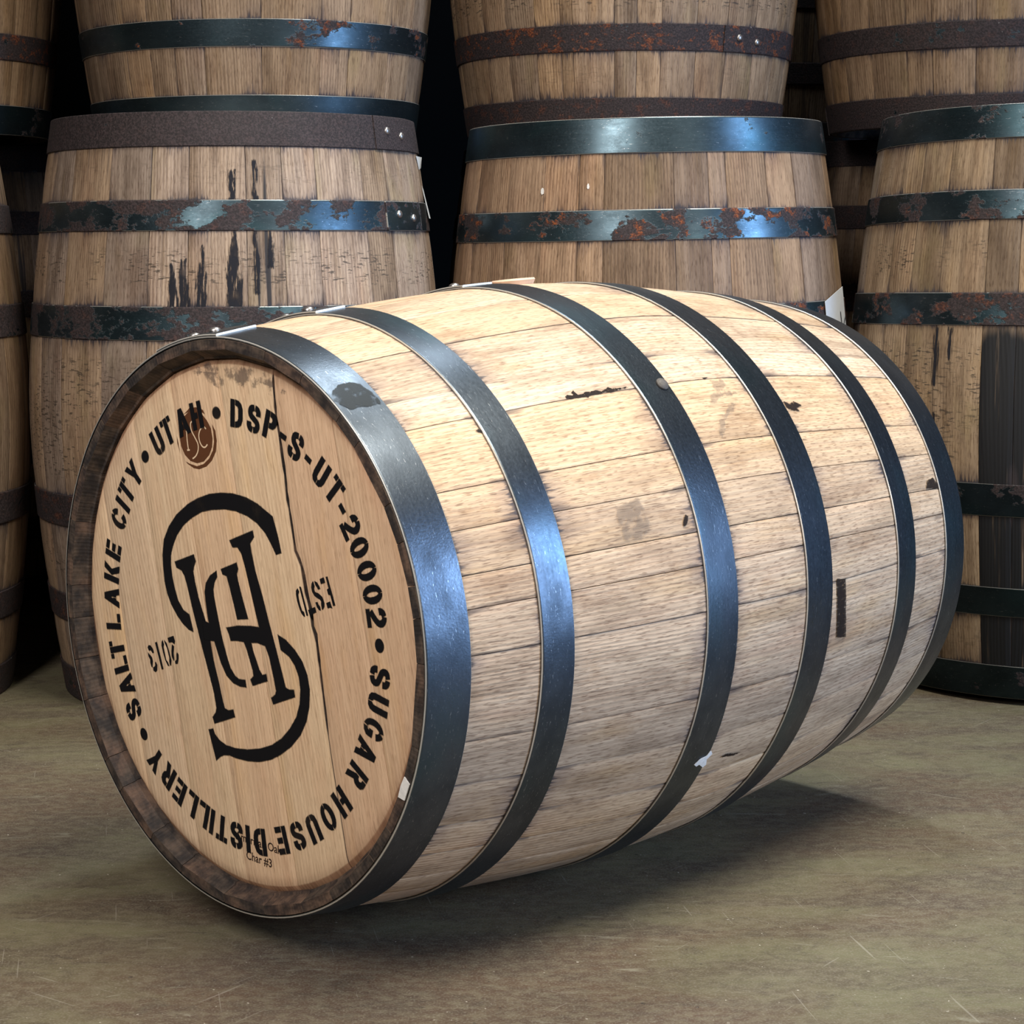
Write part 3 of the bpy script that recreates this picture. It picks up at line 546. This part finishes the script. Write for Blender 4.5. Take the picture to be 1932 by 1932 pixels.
# the lying barrel in front ----------------------------------------------------
yw, tl = R(P['yaw']), R(P['tilt'])
ax = Vector((math.cos(tl)*math.cos(yw), math.cos(tl)*math.sin(yw), math.sin(tl)))
e1 = Vector((-math.sin(yw), math.cos(yw), 0)); e2 = ax.cross(e1)
ctr = Vector((P['x'], P['y'], RB+HT+P['dz']+.0006))
base = Vector((P['x'], P['y'], 0))
FM = Matrix((-e1, e2, -ax)).transposed().to_4x4(); FM.translation = ctr+ax*FS.L/2-base
FJ = [1.8, 16.9, 30, 43, 55.5, 68.3, 80.5, 92, 104.5, 116.1, 128.7, 135.5, 148.8, 156.2, 164.3, 170.3, 178.5, 194.5, 203.5, 213.3, 221.5, 230, 237.5, 247.5, 260, 273.4, 288.4, 300, 313.7, 321.5, 335.7, 345, 354.3]
front, fm, fh = barrel('pale oak barrel lying on its side on the floor, black stencilled lettering on its head', None, FS,
    [180-t for t in FJ], base, M['oak_new'], M['hoop_new'], (1, .97, .95), [(0, 0, 1)]*6, rot=FM,
    laps={0: 180-79, 1: 180-78, 2: 180-76.5, 3: 160, 4: 170, 5: 150}, dirt=0.)
ZH = FS.L-.015
tt = math.atan2(.0754, .353)
ang = tt      # boards lean to the right going down
ckp = [(u*math.cos(ang)+v*math.sin(ang), -u*math.sin(ang)+v*math.cos(ang)) for u, v in SH['crack']]
ckp.sort(key=lambda q: q[1]); W0 = sum(q[0] for q in ckp)/len(ckp)
def crackf(t):
    if t <= ckp[0][1]: w = ckp[0][0]
    elif t >= ckp[-1][1]: w = ckp[-1][0]
    else:
        for a, b in zip(ckp[:-1], ckp[1:]):
            if a[1] <= t <= b[1]: w = a[0]+(b[0]-a[0])*(t-a[1])/max(1e-6, b[1]-a[1]); break
    g = .00018
    if -.11 < t < .235: g = .0008+.0012*max(0, noise.noise(Vector((t*90, 3, 1)))+.35)+.0011*math.exp(-((t-.02)/.045)**2)+.0006*math.exp(-((t-.15)/.03)**2)
    return (w-W0, g)
fb = head_boards(FS, front, fm, M['oak_head'], .2718, ZH, 1, [-.205, -.128, -.052, .030, W0, .192], ang, (W0, crackf),
    [(1.0, .97, .90), (.97, .96, .93), (1.0, .99, .93), (1.03, .97, .90), (1.04, 1.02, .95), (.98, .90, .84), (.97, .90, .84)])
head_boards(FS, front, fm, M['oak_head'], .2718, .015, -1, [-.19, -.11, -.03, .05, .12, .2], .5, None, [.85, .9, .95])
DZ = ZH+.00045
RC, RR, H_ = (-.00566, -.00163), .2178, .0268
polys = []
for ch, u, v in LET:
    w_, gl = GL[ch]; d = Vector((u-RC[0], v-RC[1])); dn = d.normalized(); tg = Vector((dn.y, -dn.x)); c0 = Vector(RC)+dn*(d.length*.5+RR*.5)
    kx = H_*1.10
    for g_ in gl:
        polys.append([tuple(c0+tg*(x-w_/2)*kx+dn*(y-.5)*H_) for x, y in g_])
decal('stencil_lettering', polys, M['ink'], front, fm, DZ, .0013, label='black stencilled distillery name running round the barrel head')
mono = decal('stencil_monogram', [smooth_pts(p+[p[0]], 1)[:-1] for p in SH['mono']], M['ink'], front, fm, DZ, .0020, label='large black stencilled interlaced letters in the middle of the head')
decal('stencil_word', SH['estd'], M['ink'], front, fm, DZ+.0002, .0004, label='small black upside-down stencilled word across the crack')
decal('stencil_year', SH['year'], M['ink'], front, fm, DZ+.0002, .0004, label='small black upside-down stencilled year')
decal('burnt_stamp', SH['brand'], M['brand'], front, fm, DZ-.00022, .0005, label='small round brown burnt-in stamp')
decal('stamp_letters', [stroke(smooth_pts(l, 5), .0016) for l in SH['bline']], M['scrape'], front, fm, DZ-.00012, .0002)
M['smudge'] = ink('grey_smudge', (.10, .085, .085), wear=.5, top=.5, rag=1.2, sc=(45, 45, 45))
decal('handling_smudge', [[(-.045, .2535), (-.01, .2545), (.03, .2535), (.065, .244), (.03, .249), (-.01, .2515)]], M['smudge'], front, fm, DZ-.0003, .017, label='grey smudge below the upper rim')

def text_part(txt, size, u, v, parent, mw, mat, z, name, align='CENTER'):
    cu = bpy.data.curves.new(name, 'FONT'); cu.body = txt; cu.size = size; cu.align_x = align; cu.resolution_u = 3; cu.offset = .00012
    t = bpy.data.objects.new(name, cu); COL.objects.link(t)
    dg = bpy.context.evaluated_depsgraph_get(); me = bpy.data.meshes.new_from_object(t.evaluated_get(dg))
    COL.objects.unlink(t); bpy.data.objects.remove(t)
    o = bpy.data.objects.new(name, me); me.materials.clear(); me.materials.append(mat)
    a = me.attributes.new('ink', 'FLOAT', 'POINT'); a.data.foreach_set('value', [1.]*len(me.vertices))
    COL.objects.link(o); o.matrix_local = mw @ Matrix.Translation((u, v, z)); o.parent = parent
    return o
text_part('American Oak', .0125, .0225, -.2235, front, fm, M['print'], DZ-.00015, 'small_print')
text_part('Char #3', .0125, .0235, -.2405, front, fm, M['print'], DZ-.00015, 'small_print')

def on_front(d):
    def f(s, tdeg, z):
        r = prof(s, FS.L, FS.Rh)+d+z; a = math.pi-tdeg*3.; return (r*math.cos(a), r*math.sin(a), FS.L-s)
    return f
def deg2(pts): return [(s, R(t)/3.) for s, t in pts]
for k, p in enumerate(DEC['burn']):
    d_ = decal('char_mark', [deg2(p)], M['char'], front, fm, 0, .0008, place=on_front(.0009))
    if k == 0: d_['label'] = 'long ragged burnt seam between two staves'
for p in DEC['scuff']: decal('scuff_mark', [deg2(p)], M['scuff'], front, fm, 0, .004, place=on_front(.0008))
decal('scale_patch', [deg2(p) for p in DEC['blot']], M['blot'], fh[0], None, 0, .0018, place=on_front(HT+.0004))
def lump(name, pts, thick, mat, parent, f):
    n = len(pts); V = [f(s, t, 0) for s, t in pts]+[f(s, t, thick) for s, t in pts]; c = (sum(p[0] for p in pts)/n, sum(p[1] for p in pts)/n)
    V.append(f(*c, thick*1.6)); F = [(i, (i+1) % n, n+(i+1) % n, n+i) for i in range(n)]+[(n+i, n+(i+1) % n, 2*n) for i in range(n)]
    return mesh(name, V, F, mat, parent, smooth=False)
lump('paint_chip', deg2(DEC['chip'][0]), .0006, M['paint'], fh[2], on_front(HT+.0002))['label'] = 'white fleck of paint'
rivet(front, FS, .389, R(180-135.9), HT+.0004, 'nail', .0075, plain('nail_head', (.10, .09, .085), .7, .3, 500, .5), fm)['label'] = 'round nail head at the hoop edge'
# white paint chip on the chime, low on the right of the head
V = []; pts = [(.0, 201.6), (.0, 205.2), (.010, 205.6), (.0115, 203.2), (.010, 201.0)]
for z in (.0003, .0014):
    for d_, t in pts: a = R(180-t); r = prof(0, FS.L, FS.Rh)-.0008-d_*.85; V.append((r*math.cos(a), r*math.sin(a), FS.L+z))
mesh('paint_chip', V, [(9, 8, 7, 6, 5)[::-1], (0, 1, 6, 5), (1, 2, 7, 6), (2, 3, 8, 7), (3, 4, 9, 8), (4, 0, 5, 9)], M['paint'], front, smooth=False, mw=fm)['label'] = 'white paint chip on the rim'
# wooden bung standing proud of the bung hole at the top
sb, tb = .437, 86.0; a = R(180-tb); r0 = prof(sb, FS.L, FS.Rh)
N = Vector((math.cos(a), math.sin(a), 0)); T = Vector((-math.sin(a), math.cos(a), 0)); B = Vector((0, 0, 1)); c = N*r0+B*(FS.L-sb)
V = []; n = 20
for rad, h, tilt in ((.020, -.012, 0), (.024, .001, 0), (.0255, .0035, .06), (.0245, .0052, .08), (.012, .0056, .08)):
    for k in range(n):
        t = 2*math.pi*k/n; V.append(c+N*(h-tilt*rad*math.sin(t)*.6+.0006)+T*rad*math.cos(t)+B*rad*math.sin(t))
F = [(i*n+k, i*n+(k+1) % n, (i+1)*n+(k+1) % n, (i+1)*n+k) for i in range(4) for k in range(n)]+[tuple(range(4*n, 5*n))]
o = mesh('bung', V, F, M['bung'], front, mw=fm); o['label'] = 'pale wooden bung in the uppermost stave'

# the upright barrels ---------------------------------------------------------
def fill(js, lo, hi):
    """azimuths seen in the photograph (deg, 0 faces the camera, + to the right), filled round the back"""
    js = sorted(js); out = js[:]; a = js[-1]
    while a < 360+js[0]-17:
        a += random.choice((9, 11.5, 13, 10.5, 15)); 
        if a < 360+js[0]-6: out.append(a)
    return out
def upright(label, xy, z, phis, sp, wmat, tint, hoops, lean=(0, 0), laps=None, group=None, dirt=None, black=None):
    az = math.degrees(math.atan2(-xy[0], xy[1]))
    js = [p+az-90 for p in fill(phis, 0, 0)]
    lp = {k: v+az-90 for k, v in (laps or {}).items()}
    return barrel(label, group, sp, js, (xy[0], xy[1], z), wmat, M['hoop_old'], tint, hoops, lean=lean, laps=lp, dirt=dirt, black=[(q+az-90) % 360 for q in black] if black else None)
def upright_heads(root, sp, ang):
    head_boards(sp, root, Matrix.Identity(4), M['oak_old'], sp.Rh-.0175, sp.L-.015, 1, [-.19, -.10, -.02, .06, .13, .2], ang, None, [.7, .8, .75])
    head_boards(sp, root, Matrix.Identity(4), M['oak_old'], sp.Rh-.0175, .015, -1, [-.18, -.09, -.01, .07, .14, .2], ang+.4, None, [.7, .8])
st1, st2, st3 = (.52, .15, .5), (.75, .25, .5), (.22, .35, .8)
B1, _, h1 = upright('upright barrel with dark drip streaks, lower left, directly behind the lettered barrel head', (P['x1'], P['y1']), 0,
    [-66, -53.8, -37.6, -24, -12.9, 2.8, 13, 23.1, 39, 49.5, 70.8, 80], US, M['oak_saw'], (.98, .93, .90),
    [(.97, .02, .5), (.50, .12, .7), (.54, .10, .7), (.8, .3, .5), (.8, .3, .5), (.85, .3, .5)], (P['lx1'], P['ly1']), {0: 56, 1: 57})
B2, _, h2 = upright('upright barrel with bright steel top hoop and orange-rusted second hoop, lower centre', (P['x2'], P['y2']), 0,
    [-75, -61, -44, -30.5, -19, -11.5, 8.5, 18.7, 24.2, 38.3, 50, 60, 72], US2, M['oak_old'], (1.0, .90, .80),
    [(.20, .05, .9), (.48, .98, .9), (.6, .95, .6), (.6, .5, .5), (.6, .4, .5), (.6, .4, .5)], (P['lx2'], P['ly2']), {0: 110, 1: 120, 2: 130}, dirt=.1)
B3, _, h3 = upright('upright barrel with blackened lower staves, cut off by the right edge of the photo', (P['x3'], P['y3']), 0,
    [-82, -70, -53, -43, -32.7, -19, -10, 2, 14, 27], US, M['oak_saw'], (.97, .93, .86),
    [(.40, .05, .5), (.42, .25, .5), (.50, .4, .5), (.3, .05, -.2), (.3, .05, -.3), (.3, .05, -.3)], (P['lx3'], P['ly3']), black=(-24, 30))  # lower three hoops darkened in colour to imitate the shade there
B0, _, h0 = upright('upright barrel at the left edge of the photo, lower row, only its right side showing', (-1.022, 3.066), 0,
    [20, 31, 44, 58, 69, 80], US, M['oak_old'], (.80, .74, .66), [(.8, .1, .4)]*6)
U1, _, k1 = upright('upper row barrel with blue-grey hoops spotted orange, second from the left edge', (-.370, 3.55), .9005,
    [-78, -63.7, -45, -35, -26, -16, 2, 20.9, 31, 48.3, 62, 74], US, M['oak_old'], (1.0, .93, .82),
    [(.3, .2, .8)]*3+[(.3, .2, .8), (.30, .9, .9), (.12, .02, .9)], laps={4: 120}, dirt=.05)
U2, _, k2 = upright('upper row barrel with red-brown rusted hoops, above the barrel with bright steel top hoop', (.296, 3.638), .8975,
    [-74, -62, -51.6, -40.4, -29, -20, -16, -2.6, 4.4, 12.3, 24, 35.3, 47.6, 60, 72], US, M['oak_saw'], (1.0, .90, .78),
    [(.9, .3, .5)]*4+[(.90, .75, .6), (.86, .25, .6)], laps={4: 44}, dirt=.1)
U3, _, k3 = upright('upper row barrel with dark brown hoops, cut off by the upper right corner', (.969, 3.638), .9005,
    [-80, -68, -55, -41, -27, -18, -4, 11.7, 24, 36, 50], US, M['oak_old'], (.92, .84, .72),
    [(.8, .1, .5)]*4+[(.80, .08, .6), (.82, .06, .5)], dirt=.1)
U0, _, k0 = upright('upper row barrel in the upper left corner, only its right side showing', (-1.053, 3.622), .9005,
    [10, 22, 33, 45, 57, 68, 80], US, M['oak_old'], (.85, .78, .68), [(.8, .3, .5)]*4+[(.8, .7, .5), (.3, .1, .6)], dirt=.1)
for b, s_, a in ((B1, US, .2), (B2, US2, 1.1), (B3, US, .7), (B0, US, .4), (U1, US, 1.9), (U2, US, .3), (U3, US, 1.2), (U0, US, .9)): upright_heads(b, s_, a)

def clone(src, loc, label, rz):
    c = src.copy(); COL.objects.link(c); c.location = loc; c.rotation_euler = (0, 0, rz); c['label'] = label
    for ch in list(src.children):
        if ch.name.split('.')[0] in ('paper_slip', 'paint_fleck', 'paper_tag', 'inked_word'): continue
        d = ch.copy(); COL.objects.link(d); d.parent = c
        for g_ in list(ch.children):
            e = g_.copy(); COL.objects.link(e); e.parent = d
    return c
back = [((.985, 4.03), 0, 'shadowed back row barrel glimpsed in the gap between the two lower right barrels', B0, 1.2),
        ((.29, 4.06), 0, 'back row barrel hidden behind the lower centre barrel', B2, 2.1),
        ((-.385, 3.98), 0, 'back row barrel hidden in the black gap behind the lower left barrel', B0, 2.9),
        ((-1.06, 4.03), 0, 'back row barrel in the dark behind the left edge barrel', B0, .5),
        ((.66, 4.43), .8989, 'shadowed upper row barrel glimpsed between the upper centre and upper right barrels', B0, .9)]
for (x, y), z, lb, src, rz in back:
    c = clone(src, (x, y, z), lb, rz)
    if z: c['group'] = 'barrels of the upper row'
c = clone(B0, (.66, 4.72, 0), 'back barrel deep behind the stacks, under the shadowed upper barrel', 2.2)

# loose bits fixed to the upright barrels -----------------------------------------
def surf(sp, root, az0):
    def f(s, aa, d=0.):
        r = prof(s, sp.L, sp.Rh)+d; a = R(aa+az0-90); return (r*math.cos(a), r*math.sin(a), sp.L-s)
    return f
azd = lambda r: math.degrees(math.atan2(-r.location.x, r.location.y))
f2 = surf(US2, B2, azd(B2)); f1 = surf(US, B1, azd(B1)); fu2 = surf(US, U2, azd(U2))
def fleck(root, f, s, a, w, h, seed):
    random.seed(seed); n = 7; V = []
    for d in (.0004, .0016):
        for k in range(n): t = 2*math.pi*k/n; q = random.uniform(.6, 1.1) if d < .001 else .9; V.append(f(s+h*q*math.sin(t), a+math.degrees(w*q*math.cos(t)/.31), d))
    o = mesh('paint_fleck', V, [tuple(range(n, 2*n))]+[(k, (k+1) % n, n+(k+1) % n, n+k) for k in range(n)], M['paint'], root, smooth=False)
    return o
fleck(B2, f2, .106, -30.8, .0035, .006, 3); fleck(B2, f2, .101, -16.2, .0022, .0045, 5)
def paper(root, pts, name, label, marks=None, mark_name='pen_stroke', thick=.0005):
    n = len(pts); V = [Vector(p) for p in pts]; N = (V[1]-V[0]).cross(V[2]-V[0]).normalized()
    W = [v for v in V]+[v+N*thick for v in V]
    o = mesh(name, W, [tuple(range(n, 2*n)), tuple(range(n))[::-1]]+[(k, (k+1) % n, n+(k+1) % n, n+k) for k in range(n)], M['paper'], root, smooth=False)
    o['label'] = label
    if marks:
        X = (V[1]-V[0]); Y = (V[-1]-V[0]); up_ = N*(thick+.0004) if N.y < 0 else -N*.0004
        MV, MF = [], []
        for m_ in marks:
            q = stroke([(x, y) for x, y in m_], .03)
            b = len(MV); k = len(m_); MV += [V[0]+X*x+Y*y+up_ for x, y in q]
            MF += [(b+i, b+i+1, b+2*k-2-i, b+2*k-1-i) for i in range(k-1)]
        mesh(mark_name, MV, MF, plain('pen_ink', (.02, .02, .03), .6), o, smooth=False)
    return o
paper(B2, [f2(.283, 58.5, .006), f2(.262, 73, .008), f2(.395, 77, .006), f2(.395, 60.5, .004)], 'paper_tag', 'white paper tag with black handwriting tucked under the hoop',
    [[(.30, .62), (.26, .72), (.27, .9)], [(.55, .42), (.57, .65), (.60, .95)], [(.76, .30), (.79, .6), (.82, .95)], [(1.0, .42), (.88, .52), (.90, .8), (.93, .98)], [(.90, .72), (1.0, .68)], [(.70, .9), (.73, .78), (.76, .72)]])
paper(B1, [f1(.055, 74, .002), f1(.055, 84, .006), f1(.072, 84, .002), f1(.076, 77, .001)], 'paper_slip', 'corner of white paper tucked under the top hoop')
paper(B1, [f1(.10, 79, .0005), f1(.10, 86, .0005), f1(.152, 85, .006), f1(.152, 78, .006)], 'paper_slip', 'brown-edged paper slip bent over the second hoop')


# dark liquor drips down the streaked barrel
M['drip'] = ink('drip_stain', (.018, .019, .026), wear=.45, top=.93, rag=1.5, sc=(260, 260, 9))
def on_up(f, d):
    def g_(x, y, z):
        v = f(y, math.degrees(x)/.31, d+z); return v
    return g_
def drip(root, f, px, hw, xc, y0, y1, s0, k, w, seed):
    """tapering irregular streak; px, y in photograph pixels of the band between two hoops"""
    random.seed(seed); a = math.degrees(math.asin(max(-1, min(1, (px-xc)/hw)))); n = 7; Lp, Rp = [], []
    for i in range(n):
        t = i/(n-1); y = y0+(y1-y0)*t; ww = w*(.35+.65*min(1, t*1.6))*random.uniform(.75, 1.15)
        s_ = s0+(y)*k; x = R(a)*.31+random.uniform(-.001, .001)
        Lp.append((x-ww/2, s_)); Rp.append((x+ww/2, s_))
    decal('drip_stain', [Lp+Rp[::-1]], M['drip'], root, None, 0, .0045, place=on_up(f, .0010), inset=.0002)
for px, y0, y1, w, sd in ((376, 30, 152, .009, 1), (431, 2, 152, .017, 2), (345, 60, 152, .012, 3), (471, 2, 120, .004, 4), (494, 4, 70, .003, 5), (327, 70, 152, .007, 9)):
    drip(B1, f1, px, 372, 436, y0, y1, .172, .000735, w, sd)
for px, y0, y1, w, sd in ((429, 40, 84, .009, 6), (470, 25, 84, .006, 7)):
    drip(B1, f1, px, 362, 436, y0, y1, .0506, .00093, w, sd)
f3 = surf(US, B3, azd(B3))
for px, y0, y1, w, sd in ((1805, 4, 110, .007, 11), (1826, 4, 60, .005, 12), (1806, 170, 260, .007, 13)):
    drip(B3, f3, px, 345, 1988, y0, y1, .334, .00078, w, sd)

# faded ink stamp, upside down and cut by the top of the photograph
cu = bpy.data.curves.new('stamp', 'FONT'); cu.body = 'BGSOD'; cu.size = .034; cu.align_x = 'CENTER'; cu.offset = .0003
t = bpy.data.objects.new('stamp', cu); COL.objects.link(t); dg = bpy.context.evaluated_depsgraph_get()
me = bpy.data.meshes.new_from_object(t.evaluated_get(dg)); bpy.data.objects.remove(t)
for v in me.vertices:
    p = fu2(US.e[8]-.068+v.co.y, 30.5-math.degrees(v.co.x*.62/.31), .0011); v.co = p
a = me.attributes.new('ink', 'FLOAT', 'POINT'); a.data.foreach_set('value', [1.]*len(me.vertices))
me.materials.clear(); me.materials.append(ink('faded_stamp', (.03, .045, .035), wear=.5, top=.85, rag=.8))
o = bpy.data.objects.new('inked_word', me); COL.objects.link(o); o.parent = U2
